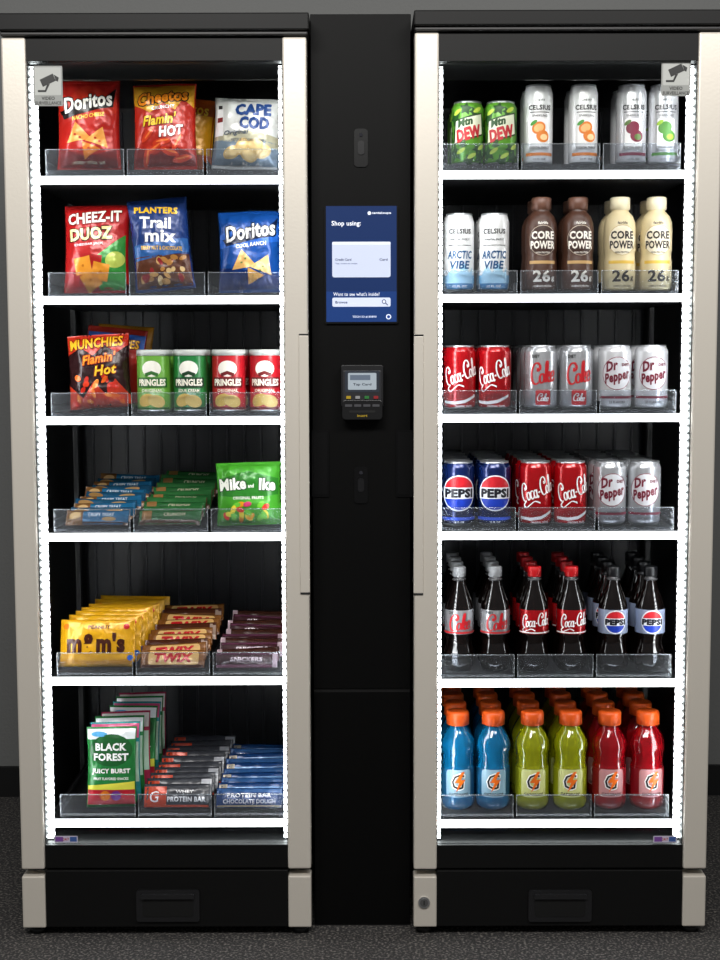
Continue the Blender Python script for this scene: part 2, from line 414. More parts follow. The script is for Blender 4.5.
def d_dew():
    d=D(); 
    for x,y,r in ((-14,12,9),(12,8,8),(16,40,8),(-15,46,8),(0,4,7),(-3,55,7),(24,24,9),(-25,28,9),(9,16,6),(-6,20,5),(5,52,5)): 
        d.poly([(x+r*(1 if i%2 else .5)*math.cos(i*math.pi/5+x),y+r*(1 if i%2 else .5)*math.sin(i*math.pi/5+x)) for i in range(10)],'1f4a1c',0)
    for x,y in ((-8,14),(9,54),(3,9),(-12,52),(14,18)): d.ell(x,y,5,2,'b8d04a',1,30)
    d.poly([(-17,20),(17,30),(15,52),(-15,44)],'24401c',1); d.poly([(-15,22),(15,31),(13.5,50),(-13.5,43)],'e2e8cc',2)
    d.btext('Mtn',-4,42,15,7.5,'1f4a1c',4,14,.3,.02,.3); d.btext('DEW',0,31,26,12,'b8242c',4,14,.2,.03,.4)
    return d
def d_cel(frcol,leaf,arctic=False):
    d=D()
    if arctic:
        d.rect(-30,8,30,16,'7fb6d8',0); d.poly([(-14,16),(-7,26),(-2,18),(4,28),(10,18),(14,24),(14,8),(-14,8)],'a9d3ea',1); d.rect(-18,2,18,8,'3a78a8',0)
        d.text('CELSIUS',0,59,23,5,'222222',2,0,0,.03); d.text('ARCTIC',0,36,26,8,'174e7c',3,0,.15,.03); d.text('VIBE',0,26,20,8,'174e7c',3,0,.15,.03); d.text('ESSENTIAL ENERGY',0,51,20,2,'444444')
        d.rect(-12,45,12,45.6,'222222',1); d.text('12 FL OZ',0,5,14,2.2,'f2f2f2')
        return d
    d.text('CELSIUS',0,56,23,5,'1b1b1b',2,0,0,.03); d.text('LIVE FIT',0,63,10,2,'444444'); d.rect(-10,51,10,51.7,'1b1b1b',1); d.text('SPARKLING',0,48,15,2.1,'555555')
    d.rect(-9,15,9,45,'f4f5f5',0,2)
    d.ell(-1,36,7,6,frcol,1,25); d.ell(3,28,6.5,6,frcol,2,-20); d.ell(-1,36,5,3.8,'f7c07a' if frcol=='e8832a' else frcol,2,25); d.ell(-6,41,4,1.8,leaf,3,35); d.ell(4,27,3.6,3,'ffd9a0' if frcol=='e8832a' else leaf,3)
    d.text('ESSENTIAL ENERGY',0,17,20,2.2,'444444'); d.rect(-15,9,15,12,frcol,1); d.text('12 FL OZ',0,5.5,12,1.8,'444444')
    return d
WHT=M('eceded',.28,.15,coat=.2,name='white_can'); SIL=M('c0c2c6',.24,.6,name='silver_can'); REDC=M('b00a14',.22,.3,coat=.4,name='red_can')
SLW=M('d6d7da',.26,.35,coat=.2,name='pale_silver_can')
s=srow('R',0)
o=can(s,32,63,M('5a9a2c',.3,.2,coat=.3),d_dew()); setup(o,'soda_can','green soda can with jagged dark pattern and bold lettering','soda can','green soda cans on the top shelf'); rowfill(o,'R',0,(467.5,500.5),16*s,3,134)
o=can(s,29,79,WHT,d_cel('e8832a','4a9a3a'),True); setup(o,'energy_drink_can','slim white energy drink can with orange slice graphic','drink can','orange energy drink cans on the top shelf'); rowfill(o,'R',0,(538,583),14.5*s,2,126)
o=can(s,30,79,SLW,d_cel('7a1f3a','5a7a3a'),True); setup(o,'energy_drink_can','slim silver energy drink can with dark berry graphic','drink can'  ,'fruit energy drink cans on the top shelf'); rowfill(o,'R',0,(631,),15*s,2,126)
o=can(s,30,79,SLW,d_cel('4f8a3a','9ac23c'),True); setup(o,'energy_drink_can','slim silver energy drink can with green fruit graphic','drink can','fruit energy drink cans on the top shelf'); rowfill(o,'R',0,(663,),15*s,2,126)
s=srow('R',1)
o=can(s,30,77,WHT,d_cel('','',True),True); setup(o,'energy_drink_can','slim white energy drink can with icy blue lettering','drink can','icy blue energy drink cans on the second shelf'); rowfill(o,'R',1,(459,494),15*s,3,248)
def shake(s,bm_,dark,cap):
    R=15.8; H=93
    prof=[(0,1),(R*.8,0),(R*.95,1.5),(R,4),(R,30),(R*.96,33),(R*.96,38),(R,41),(R,62),(R*.96,68),(R*.82,74),(R*.6,78),(R*.54,79),(R*.54,81)]
    o=MB().lathe([(r*s,z*s) for r,z in prof],bm_,36).obj('can')
    c=[(R*.54,80.5),(R*.60,81),(R*.60,H-1),(R*.54,H),(0,H)]
    MB().lathe([(r*s,z*s) for r,z in c],cap,48,ridge=.04).obj('cap',o)
    d=D(); t='f3ede2' if dark else '2c2420'
    d.text('fairlife',0,67,10,2.6,t); 
    if dark: d.ell(0,50,14.5,15,'c9b8a4',1); d.ell(0,50,14,14.4,'3e271e',2)
    else: d.ell(0,50,14.5,15,'b8a070',1); d.ell(0,50,14,14.4,'e6dcc2',2)
    d.text('CORE',0,55,23,8,t,4,0,0,.04); d.text('POWER',0,45.5,25,8,t,4,0,0,.04); d.text('HIGH PROTEIN',0,38,14,1.8,t,4)
    d.rect(-14,27,14,30,'c9a36a' if dark else 'd8b24a',1); d.text('26',-1,15,17,12,t,4,0,0,.03); d.text('g',10.5,12,4,5,t,4); d.text('COMPLETE PROTEIN',0,5,18,1.8,t,3)
    d.build('printed_label',o,cylmap(prof[1:],s),3)
    return o
o=shake(s,M('4e3226',.4,coat=.2),True,M('6c4a3c',.4)); setup(o,'protein_shake_bottle','brown protein shake bottle with white lettering','shake bottle','chocolate shake bottles on the second shelf'); rowfill(o,'R',1,(541,577.5),15.9*s,2,245)
o=shake(s,M('d2c298',.4,coat=.2),False,M('e0d5b4',.4)); setup(o,'protein_shake_bottle','cream protein shake bottle with dark lettering','shake bottle','cream shake bottles on the second shelf'); rowfill(o,'R',1,(619.5,656),15.9*s,2,245)
def d_coke():
    d=D(); d.script('1oca-Cola',1,35,37,25,'f7f7f7',2,20,.35,.34); d.poly([(-18,7),(-6,5.5),(4,7),(17,13),(17,15.5),(4,10),(-6,8.5),(-18,9.5)],'f4f4f4',1); d.text('ORIGINAL TASTE',3,3.8,18,2,'f0f0f0'); return d
def d_diet():
    d=D(); d.rect(-7,5,8,20,'b8121c',0,1.5); d.script('Coke',.5,12.5,12,8,'f4f4f4',2,0,.35,.4); d.text('DIET',-7,53,8,3.2,'222222',3,0,0,.03); d.script('Coke',0,37,26,22,'b8121c',2,12,.35,.38); return d
def d_drp():
    d=D(); d.ell(0,36,15.5,16.5,'7a1530',0,-10); d.ell(0,36,14.8,15.8,'c9cbd0',1,-10); d.text('Dr',-6,43.5,13,10,'6a0f28',3,14,.35,.045); d.text('Pepper',0,32,27,13,'6a0f28',3,14,.35,.045); d.text('DIET',8,44.5,8,3,'6a0f28',4,0,0,.04); d.rect(-20,11,20,13.5,'7a1530',1); d.text('23 FLAVORS',0,7.5,16,2.6,'333333'); return d
def pepsi_logo(d,cy,r,tw,th):
    d.ell(0,cy,r+1.4,r+1.4,'e8ebf2',1,n=28); d.ell(0,cy,r,r,'c81c28',2,0,20,160); d.ell(0,cy,r,r,'1438b0',2,0,200,340)
    d.rect(-r-.6,cy-th*.66,r+.6,cy+th*.66,'e8ebf2',3,1); d.btext('PEPSI',0,cy,tw,th,'07091a',4,0,0,.03,.35)
def d_pep(lw=1):
    d=D(); pepsi_logo(d,33,16.5,29,8.5); d.rect(-22,6,22,9,'2a5be0',0); d.text('12 FL OZ',0,4.2,10,1.8,'ffffff'); return d
BLUC=M('0d225a',.24,.4,coat=.4,name='blue_can')
for r,spec in ((2,[(REDC,d_coke,(459.5,494.5),'glossy red soda can with white script lettering','red'),(SIL,d_diet,(540.5,576),'silver soda can with red script lettering','silver'),(SLW,d_drp,(614.5,651),'white soda can with maroon oval lettering','white')]),
               (3,[(BLUC,d_pep,(458,494),'deep blue soda can with round red and white emblem','blue'),(REDC,d_coke,(535,570),'glossy red soda can with white script lettering','red'),(SIL,d_drp,(609.5,644),'silver soda can with maroon oval lettering','silver')])):
    s=srow('R',r)
    for bm_,df,us,lab,cn in spec:
        o=can(s,33,64,bm_,df()); setup(o,'soda_can',lab,'soda can','%s soda cans on the %s shelf'%(cn,('third','fourth')[r-2])); rowfill(o,'R',r,us,16.5*s,5,378 if r==2 else 492,rz=.2)
# row5 bottles
COLA=M('0c0605',.06,coat=.6,name='cola_in_bottle')
def bottle(s,capm,labm,d,liquid=COLA):
    R=15.5
    prof=[(0,3),(R*.5,0),(R*.8,0),(R*.97,5),(R,12),(R*.95,20),(R*.82,28),(R*.86,34),(R*.95,38),(R*.95,62),(R*.88,67),(R*.70,75),(R*.50,83),(R*.40,88),(R*.36,92)]
    mats=[liquid]*8+[labm]+[liquid]*5
    n=40; mb=MB(); mb.lathe([(r*s,z*s) for r,z in prof],None,n,mats)
    # vertical fluting below the label and petal base
    for k in (3,4,5,6):
        for i in range(n):
            a=2*math.pi*i/n; x,y,z=mb.v[k*n+i]; f=1-.025*(1+math.cos(a*10)); mb.v[k*n+i]=(x*f,y*f,z)
    o=mb.obj('can')
    MB().lathe([(R*.38*s,90*s),(R*.46*s,91*s),(R*.46*s,92*s),(R*.36*s,92.5*s),(R*.36*s,95*s)],M('4a4a4c',.2),36).obj('neck_ring',o)
    MB().lathe([(R*.38*s,94*s),(R*.41*s,94.5*s),(R*.41*s,103*s),(R*.37*s,104*s),(0,104*s)],capm,48,ridge=.05).obj('cap',o)
    d.build('printed_label',o,cylmap(prof[2:],s),3); return o
s=srow('R',4)
d=D(); d.script('Coke',0,50.5,24,17,'b8121c',2,8,.35,.36); d.text('DIET',-8,59.5,8,3,'333333'); d.rect(-22,38.8,22,40.5,'b8121c',1)
o=bottle(s,M('8f9194',.4),M('b4b6ba',.26,.6),d); setup(o,'soda_bottle','dark soda bottle with silver label and grey cap','soda bottle','silver label soda bottles on the fifth shelf'); rowfill(o,'R',4,(459,495),15.6*s,4,610)
d=D(); d.script('1oca-Cola',0,50,31,18,'f7f7f7',2,6,.35,.36); d.rect(-22,38.8,22,40,'f2f2f2',1)
o=bottle(s,M('c01018',.4),REDC,d); setup(o,'soda_bottle','dark soda bottle with red label and red cap','soda bottle','red label soda bottles on the fifth shelf'); rowfill(o,'R',4,(534,571),15.6*s,4,610)
d=D(); pepsi_logo(d,50,10.6,21,5.6)
o=bottle(s,M('121316',.4),M('8f9cb8',.35),d); setup(o,'soda_bottle','dark soda bottle with pale label, round emblem and black cap','soda bottle','black cap soda bottles on the fifth shelf'); rowfill(o,'R',4,(613,650),15.6*s,4,610)
# row6 sports bottles
ORC=M('e05818',.4,name='orange_cap')
def sport(s,liq,lab,tint):
    R=17.2
    prof=[(0,2),(R*.7,0),(R*.9,1),(R*.99,5),(R,10),(R*.96,13),(R*.96,42),(R*.93,44),(R*.88,46),(R*.92,48.5),(R*.88,51),(R*.93,53.5),(R*.90,56),(R*.99,59),(R,64),(R*.95,69),(R*.80,74.5),(R*.62,79),(R*.52,82),(R*.52,85)]
    n=48; mb=MB(); mb.lathe([(r*s,z*s) for r,z in prof],liq,n)
    for k in range(13,17):
        for i in range(n):
            a=2*math.pi*i/n; x,y,z=mb.v[k*n+i]; f=1-.02*(1+math.cos(a*12+k*.8)); mb.v[k*n+i]=(x*f,y*f,z)
    o=mb.obj('can')
    MB().lathe([(R*.54*s,84*s),(R*.63*s,84.5*s),(R*.63*s,95.5*s),(R*.58*s,97.6*s),(R*.4*s,98*s),(0,97.6*s)],ORC,56,ridge=.05).obj('cap',o)
    d=D(); d.rect(-26,14,26,42,lab,0); d.rect(-13.5,14,13.5,42,tint,1,4); d.btext('G',-.5,30,14,17,'f6f6f4',3,0,.12,.02,.5); d.text('G',-.5,30,12.6,15.4,'14161a',5,0,.12,.0); d.poly([(3,40),(-4,29),(.5,29),(-3,19),(7,32),(2,32),(6,40)],'f07010',6); d.text('GATORADE',0,17,20,3,'16181c',3,0,0,.03)
    d.build('printed_label',o,cylmap(prof[2:],s),3); return o
s=srow('R',5)
for hx,lab,tint,us,nm in (('0c7cb4','16587f','8fb4c8',(457.5,493),'blue'),('aab012','98a018','ccd088',(532,570),'yellow'),('ac0a18','860c18','c48a8c',(609,647),'red')):
    o=sport(s,M(hx,.05,coat=.6,trans=.45,name=nm+'_drink'),lab,tint); setup(o,'sports_drink_bottle','%s sports drink bottle with orange cap'%nm,'drink bottle','%s sports drinks on the bottom shelf'%nm); rowfill(o,'R',5,us,17.4*s,4,760,.098)

# --------------- pillow bags ----------------
def pillow(s,Wp,H,dep,mat,horiz=False,seal=.06,pu=2.6,pv=3.2,flare=.05,seed=0,nu=36,nv=40):
    def b(u,v):
        q=2*v-1
        if horiz: uu=min(1,abs(u)/(1-seal)); qq=abs(q)
        else: uu=abs(u); qq=min(1,abs(q)/(1-seal))
        e=max(0,1-uu**pu)**.6*max(0,1-qq**pv)**.6
        wr=1+.09*math.sin(6*u+4*v+seed)*math.sin(9*v-3*u+seed*2)+.07*math.sin(13*u-9*v+seed)*(qq**2 if not horiz else uu**2)
        if not horiz: wr+=.20*math.sin(15*u+seed+q)*qq**3+.12*math.sin(11*v+seed)*uu**2
        return dep*e*wr
    def fn(x,y,l,sd=-1):
        u=max(-1,min(1,x/(Wp/2))); v=max(0,min(1,y/H))
        k=1-flare*math.sin(math.pi*v) if not horiz else 1
        q=abs(2*v-1)
        rip=0
        if (not horiz and q>1-seal*1.0): rip=.0008*math.sin(u*60)
        if (horiz and abs(u)>1-seal): rip=.0007*math.sin(v*30)
        if not horiz: rip+=.004*math.sin(2.3*u+seed)*q**3
        if l>.0003: l+=.0005
        return (u*Wp/2*k*s, sd*(b(u,v)+l)+rip, v*H*s)
    mb=MB(); vs=[];fs=[]
    for sd in (-1,1):
        for j in range(nv+1):
            for i in range(nu+1): vs.append(fn((i/nu*2-1)*Wp/2,j/nv*H,.0002,sd))
    n=(nu+1)*(nv+1)
    for j in range(nv):
        for i in range(nu):
            a=j*(nu+1)+i; fs.append([a,a+1,a+nu+2,a+nu+1]); fs.append([n+a,n+a+nu+1,n+a+nu+2,n+a+1])
    for i in range(nu): fs.append([i,n+i,n+i+1,i+1]); a=nv*(nu+1)+i; fs.append([a,a+1,n+a+1,n+a])
    for j in range(nv): a=j*(nu+1); fs.append([a,a+nu+1,n+a+nu+1,n+a]); a+=nu; fs.append([a,n+a,n+a+nu+1,a+nu+1])
    mb.add(vs,fs,mat,True); o=mb.obj('can'); return o,fn
def bag(sd,r,Wp,H,u,vmid,mat,d,name,label,cat,group=None,dep=.028,Y=.125,tilt=-8,roll=0,dz=0,step=3,yaw=0,**k):
    s=srow(sd,r); k.setdefault('seed',u*.37); o,fn=pillow(s,Wp,H,dep,mat,**k)
    if d: d.build('printed_label',o,lambda x,y,l:fn(x,y,l),step)
    o.name=name; top(o,label,cat,group)
    dzr=abs(math.sin(math.radians(roll)))*Wp/2*s
    o.location=(wx(u,vmid,Y-.02)-math.sin(math.radians(roll))*H*s/2,Y,ztray(sd,r)+dzr+dz); o.rotation_euler=(math.radians(tilt),math.radians(roll),math.radians(yaw)); return o
d=D(Fm); d.poly([(-29,3),(29,3),(29,20),(0,12),(-29,22)],'7a1210',0); d.poly([(-30,60),(-4,84),(6,84),(30,70),(30,56),(0,50)],'b82a18',0)
d.poly([(-28,58),(20,72),(29,82),(27,62),(-24,50)],'1a0c0c',1); d.otext('Doritos',1,67,50,16,'f6f2ea','1a1010',2,9,.15,.03); d.text('NACHO CHEESE',2,52,34,4,'f6d040',2,7,.2); d.tri(-9,34,15,'e8923a',1,10); d.tri(12,30,14,'eea24a',2,-20); d.tri(2,19,12,'dd7f2c',3,35); d.text('FLAVORED TORTILLA CHIPS',0,7,34,2.4,'f0e0c0',1)
for x,y in ((-12,34),(-7,31),(9,30),(13,27),(2,20)): d.ell(x,y,1.4,1,'b8341a',4)
bag('L',0,64,91,86,123,Fm('b02018'),d,'chip_bag','red foil tortilla chip bag with orange chips graphic','snack bag',dep=.03,roll=-1,tilt=-7)
d=D(Fm); d.poly([(-31,86),(31,86),(31,62),(20,70),(12,58),(0,66),(-14,56),(-31,66)],'d89a1c',0); d.poly([(-31,4),(31,4),(31,14),(10,22),(-10,14),(-31,24)],'7a1610',0)
d.otext('Cheetos',-1,72,52,13,'f08a18','181010',2,6,.15,.04); d.text('CRUNCHY',0,61,24,3.4,'ffffff',3,4); d.otext("Flamin'",-4,49,36,11,'f4d030','7a1008',2,6,.3,.03); d.otext('HOT',8,37,26,11,'ffffff','7a1008',2,6,.2,.04)
for x,y,a in ((-10,20,30),(6,16,-20),(14,26,60),(-2,26,10),(-18,12,80),(18,10,15),(-16,34,50)): d.ell(x,y,10,3.2,'d03a1c',4,a); d.ell(x+1,y+1,7,1,'f07838',5,a)
bag('L',0,64,88,163,126,Fm('b4281a'),d,'chip_bag','orange-red foil puff snack bag with flame lettering','snack bag',dep=.03,roll=-1)
d=D(Fm); d.rect(-30,20,30,60,'d8981e',0); d.text('Cheetos',0,66,46,12,'f4d030',2)
bag('L',0,60,78,184,128,Fm('b05018'),d,'chip_bag','golden orange foil snack bag standing behind another bag','snack bag',dep=.02,Y=.215,roll=5,tilt=-4)
d=D(Fm); d.rect(-34,3,34,26,'6f808e',0); d.poly([(-34,26),(34,20),(34,32),(0,36),(-34,30)],'a8a48a',0); d.poly([(-33,30),(-24,30),(-25,58),(-31,58)],'f0f0f0',1); d.rect(-31,44,-25,49,'7a2a2a',2); d.rect(-30,58,-26,62,'2a2a2a',2)
d.btext('CAPE',6,58,36,12,'1e3f78',2,2,0,.03,.5); d.btext('COD',8,44,30,12,'1e3f78',2,2,0,.03,.5); d.text('Original',-10,33,26,6,'2a3c50',3,4,.3); d.text('KETTLE COOKED CHIPS',3,26.5,36,2.6,'2a3c50',3)
for x,y,a in ((-14,14,20),(4,12,-15),(18,16,30),(10,22,0),(-4,20,60)): d.ell(x,y,9,6,'d8b878',2,a); d.ell(x,y,7,4,'e6ca8e',3,a)
bag('L',0,68,72,246,134,Fm('cfd0cc'),d,'chip_bag','silver-white foil kettle chip bag with navy lettering','snack bag',dep=.03,roll=3)
d=D(Fm); d.poly([(-31,3),(31,3),(31,58),(0,34),(-31,30)],'2f8a34',0); d.poly([(-31,3),(4,3),(8,36),(-31,40)],'a81c1c',1)
d.otext('CHEEZ-IT',-1,75,55,12,'f8f4e8','7a0c0c',2,4,0,.03); d.otext('DUOZ',-4,58,44,13,'f6e6a0','2a1010',2,4,0,.04); d.text('CHEDDAR JACK',-6,47,30,3,'ffffff',2,4)
for x,y,a in ((-12,26,10),(6,20,-12),(-4,12,30)): d.poly([(x+12*math.cos(math.radians(a+45+90*i)),y+12*math.sin(math.radians(a+45+90*i))) for i in range(4)],'e0922a',3); d.ell(x,y,1.3,1.3,'b86a14',4)
d.ell(21,32,10,8,'b8c858',2,20)
bag('L',1,66,89,94,246,Fm('ac1a1a'),d,'snack_cracker_bag','red and green foil cracker bag','snack bag',dep=.03,roll=0)
d=D(Fm); d.rect(-28,3,28,34,'5a3220',0); d.poly([(-28,30),(28,36),(28,50),(-28,46)],'2a5c9c',0); d.text('PLANTERS',-2,80,44,7,'f2c22a',2,-6,0,.04); d.text('Trail',-4,67,32,12,'f6f6f6',2,-6,0,.03); d.text('mix',0,53,32,12,'f6f6f6',2,-6,0,.03); d.text('BERRY NUT & CHOCOLATE',0,41,42,4,'f2c22a',2,-6)
for i in range(26):
    x,y=random.uniform(-22,22),random.uniform(8,31); d.ell(x,y,random.uniform(2.5,5),random.uniform(2,3),random.choice(['c89858','8a1c20','e0c088','4a2414','b07a3a']),1+i%4,random.uniform(0,180),n=10)
bag('L',1,60,93,160,244,Fm('1a3672'),d,'snack_mix_bag','dark blue trail mix bag with nuts graphic','snack bag',dep=.028,roll=-5,yaw=8)
d=D(Fm); d.poly([(-31,58),(31,68),(31,50),(0,44),(-31,44)],'2660bc',0); d.poly([(-31,3),(31,3),(31,16),(-31,24)],'0c2a66',0); d.poly([(-28,52),(20,64),(29,74),(27,55),(-24,45)],'0a1a3c',1); d.otext('Doritos',1,60,52,16,'f6f6f6','101828',2,8,.15,.03); d.text('COOL RANCH',2,46,32,4,'f6f6f6',2,6,.2)
d.tri(-6,29,15,'d8a860',1,8); d.tri(14,25,14,'e2b878',2,-24); d.tri(4,15,11,'cf9c50',3,30)
for x,y in ((-8,28),(-4,32),(14,24),(11,20),(4,15)): d.ell(x,y,1.2,.9,'4a7a3a',4)
bag('L',1,64,82,249,250,Fm('124894'),d,'chip_bag','blue foil tortilla chip bag with tan chips graphic','snack bag',dep=.03,roll=-1)
d=D(Fm); d.poly([(-31,56),(-16,62),(-4,54),(8,64),(20,56),(31,64),(31,76),(-31,76)],'b42a18',0); d.poly([(-31,2),(31,2),(31,14),(18,30),(8,14),(-4,28),(-16,12),(-31,26)],'b8321c',0); d.otext('MUNCHIES',-1,67,54,11,'f4b42a','5a0c08',2,3,0,.03); d.otext("Flamin'",2,51,36,10,'f48a20','7a0c08',2,6,.3,.03); d.otext('Hot',8,39,24,10,'f4c430','7a0c08',2,6,.3,.03)
for i in range(26):
    x,y=random.uniform(-24,24),random.uniform(6,32); d.ell(x,y,random.uniform(3,6),random.uniform(1.5,3),random.choice(['d83a1c','e8641c','c02414','f08a3a']),1+i%4,random.uniform(0,180),n=10)
bag('L',2,63,76,97,374,Fm('2a1214'),d,'snack_mix_bag','dark red and black foil spicy snack mix bag','snack bag','spicy snack mix bags on the third shelf',dep=.028,roll=-3)
d=D(Fm); d.rect(-30,62,30,76,'2a5ab0',0); d.otext('MUNCHIES',0,66,50,9,'f4b42a','5a0c08',2)
bag('L',2,62,82,112,370,Fm('a82a20'),d,'snack_mix_bag','red and blue foil snack mix bag behind the front bag','snack bag','spicy snack mix bags on the third shelf',dep=.02,Y=.21,roll=6,tilt=-5)
bag('L',2,58,86,122,370,Fm('b87c1a'),None,'snack_mix_bag','golden foil snack bag partly hidden behind others','snack bag','spicy snack mix bags on the third shelf',dep=.02,Y=.27,roll=4,tilt=-5)
def canister(s,colr,dark,sub):
    R=17.2;H=62
    prof=[(0,.5),(R*.97,0),(R,0),(R,2),(R*.97,2.5),(R*.97,H-6)]
    o=MB().lathe([(r*s,z*s) for r,z in prof],None,40,[LIDM,LIDM,LIDM,LIDM,M(colr,.35,coat=.3)]).obj('can')
    MB().lathe([(R*.97*s,(H-6)*s),(R*1.0*s,(H-6)*s),(R*1.0*s,(H-1)*s),(R*.93*s,H*s),(R*.9*s,(H-1)*s),(0,(H-1)*s)],M('c2c6c3',.3),40).obj('lid',o)['label']='translucent white plastic lid'
    d=D(); d.ell(0,43,10,8,'f4f1e6',1); d.poly([(-7,38.5),(0,41),(7,38.5),(6,35),(0,37.5),(-6,35)],dark,2)
    d.rect(-17,24.5,17,34.5,dark,3,2); d.btext('PRINGLES',0,29.5,29,6.5,'f8f4e4',4,0,0,.02,.2); d.text(sub,0,21.5,22,3,'f8f4e4'); d.ell(-6,12,9,6,'e8c060',2,20); d.ell(5,11,9,6,'f0cf7a',3,-15); d.rect(-20,3,20,5,dark,1)
    d.build('printed_label',o,cylmap(prof[2:],s),3); return o
s=srow('L',2)
for cc,dk,sub,u,nm in (('6aa83c','2a6a22','ORIGINAL',154,'light green'),('1a7a38','0c3a1c','SOUR CREAM',190.5,'green'),):
    o=canister(s,cc,dk,sub); setup(o,'chip_canister','%s cardboard chip canister with white lid'%nm,'chip canister','green chip canisters on the third shelf'); rowfill(o,'L',2,(u,),17.3*s,3,378)
o=canister(s,'b81824','6a0a10','ORIGINAL'); setup(o,'chip_canister','red cardboard chip canister with white lid','chip canister','red chip canisters on the third shelf'); rowfill(o,'L',2,(229,266.5),17.3*s,3,378)
# piles
def pile(sd,r,o,n,u,v,Y,dx,dy,dz,tilt,jit=.006,alts=(),ry=.05,rz=.12):
    s=srow(sd,r); X=wx(u,v,Y); z=ztray(sd,r); P=[o]+list(alts); used=set()
    for i in range(n):
        p=P[i%len(P)]
        loc=(X+i*dx*s+(random.uniform(-jit,jit) if i else 0),Y+i*dy,z+i*dz*s+.004+(random.uniform(0,.002) if i else 0)); rot=(math.radians(tilt+(random.uniform(-3,3) if i else 0)),random.uniform(-ry,ry) if i else 0,random.uniform(-rz,rz) if i else 0)
        if p.name not in used: used.add(p.name); p.location=loc; p.rotation_euler=rot
        else: clone(p,loc,rot)
def bar(sd,r,Wp,H,mat,d,dep,name,label,cat,group):
    s=srow(sd,r); o,fn=pillow(s,Wp,H,dep,mat,horiz=True,seal=.09,pu=8,pv=2.2,nu=30,nv=14)
    d.build('printed_label',o,lambda x,y,l:fn(x,y,l),3); o.name=name; top(o,label,cat,group); return o
g='blue snack bars on the fourth shelf'
d=D(Fm); d.rect(-31,0,-14,17,'6c4a28',1); d.rect(-31,0,31,3,'4a301a',0); d.text('CRISPY TREAT',4,11,26,4,'c8d4dc',1,0,0,.02); d.ell(-22,10,6,4,'b89662',2,10); d.ell(12,6,7,2.2,'a88858',1)
o=bar('L',3,62,17,Fm('1c5a80'),d,.007,'snack_bar','blue and tan wrapped snack bar in a stack','snack bar',g)
d=D(Fm); d.rect(-31,0,31,6,'6a4a28',0); d.ell(12,10,9,3,'a88858',1,10); d.ell(-20,11,8,3,'8a6a3c',1,-10)
o2=bar('L',3,62,17,Fm('1a4662'),d,.007,'snack_bar','dark blue and brown wrapped snack bar in a stack','snack bar',g)
pile('L',3,o,11,96,500,.105,1.6,.021,2.8,-36,.004,(o2,),.05,.09)
g='green snack bars on the fourth shelf'
d=D(Fm); d.rect(-30,0,30,5,'4a3020',0); d.text('CRUNCHY',5,11,22,4,'c0bca0',1,0,0,.02); d.rect(-28,5,-18,16,'8a6438',1)
o=bar('L',3,62,17,Fm('235a2c'),d,.007,'snack_bar','green and brown wrapped granola bar in a stack','snack bar',g)
d=D(Fm); d.rect(-30,10,30,17,'2c6434',0); d.ell(-10,5,12,2.6,'9a7244',1)
o2=bar('L',3,62,17,Fm('4a3222'),d,.007,'snack_bar','brown and green wrapped granola bar in a stack','snack bar',g)
pile('L',3,o,11,169,500,.105,1.2,.021,3.1,-36,.004,(o2,),.05,.09)
d=D(Fm); d.poly([(-31,46),(0,54),(31,46),(31,30),(0,26),(-31,30)],'2a7a24',0); d.otext('Mike',-16,41,28,12,'f4f8ea','16401a',2,3,0,.04); d.otext('Ike',20,40,17,12,'f4f8ea','16401a',2,-3,0,.04); d.text('and',3,39,6,4,'f4f8ea',2); d.text('ORIGINAL FRUITS',0,27,32,3,'f4f8ea',1)
for i in range(18):
    d.ell(random.uniform(-26,26),random.uniform(7,21),4.4,2.6,random.choice(['e0402c','f0a020','f4e040','70c83a','c83a6a']),1+i%4,random.uniform(0,180),n=12)
bag('L',3,66,63,248,492,Fm('46a02c'),d,'candy_bag','bright green candy bag with white lettering','candy bag',dep=.025,roll=-1.5)
s=srow('L',4)
d=D(Fm); d.poly([(-36,3),(36,3),(36,8),(0,6),(-36,8)],'c88a10',0); d.text("m&m's",-1,24,58,20,'431c0c',3,0,0,.055); d.text('PEANUT',2,39.5,22,3.4,'5a2c14',2,0,0,.03)
for x,y,c in ((29,40,'c82020'),(33,9,'2060c0'),(-31,40,'e07818')): d.ell(x,y,3,2.8,c,2)
o,fn=pillow(s,74,47,.012,Fm('dca216'),horiz=True,seal=.06,pu=6,pv=2.6); d.build('printed_label',o,lambda x,y,l:fn(x,y,l),3); o.name='candy_bag'; top(o,'yellow candy bag with brown lettering','candy bag','yellow candy bags on the fifth shelf'); pile('L',4,o,7,97,648,.117,3.6,.036,1.2,-12,.002,(),.03,.02)
g='gold candy bars on the fifth shelf'
d=D(Fm); d.rect(-31,0,31,2.5,'4a2010',0); d.rect(-24,2.5,26,17,'d2a866',1,3); d.btext('TWIX',1,9.8,38,9.5,'b8101c',3,0,.2,.03,.45)
o=bar('L',4,64,19,Fm('7c4c1e'),d,.006,'candy_bar','gold and brown wrapped candy bar with red lettering','candy bar',g)
d=D(Fm); d.rect(-31,13,31,19,'4a2414',0); d.rect(25,0,31,17,'a08878',1); d.ell(-8,6,14,3,'b07a34',1)
o2=bar('L',4,64,19,Fm('6a3e1c'),d,.006,'candy_bar','gold and brown wrapped candy bar turned over','candy bar',g)
pile('L',4,o,10,172,650,.105,1.3,.024,3.2,-34,.004,(o,o2),.05,.09)
g='plum candy bars on the fifth shelf'
d=D(Fm); d.rect(-30,0,30,2.5,'8a5a6e',0); d.rect(-30,13,30,15,'5a3044',0); d.text('SNICKERS',0,7.8,32,4.6,'d8c4ce',2,0,.1,.03); d.rect(26,0,31,16,'a89098',1)
o=bar('L',4,62,16,Fm('38181e'),d,.006,'candy_bar','dark plum wrapped candy bar with pink lettering','candy bar',g)
d=D(Fm); d.rect(-30,0,30,6,'7a4a60',0); d.rect(-31,0,-26,16,'a89098',1)
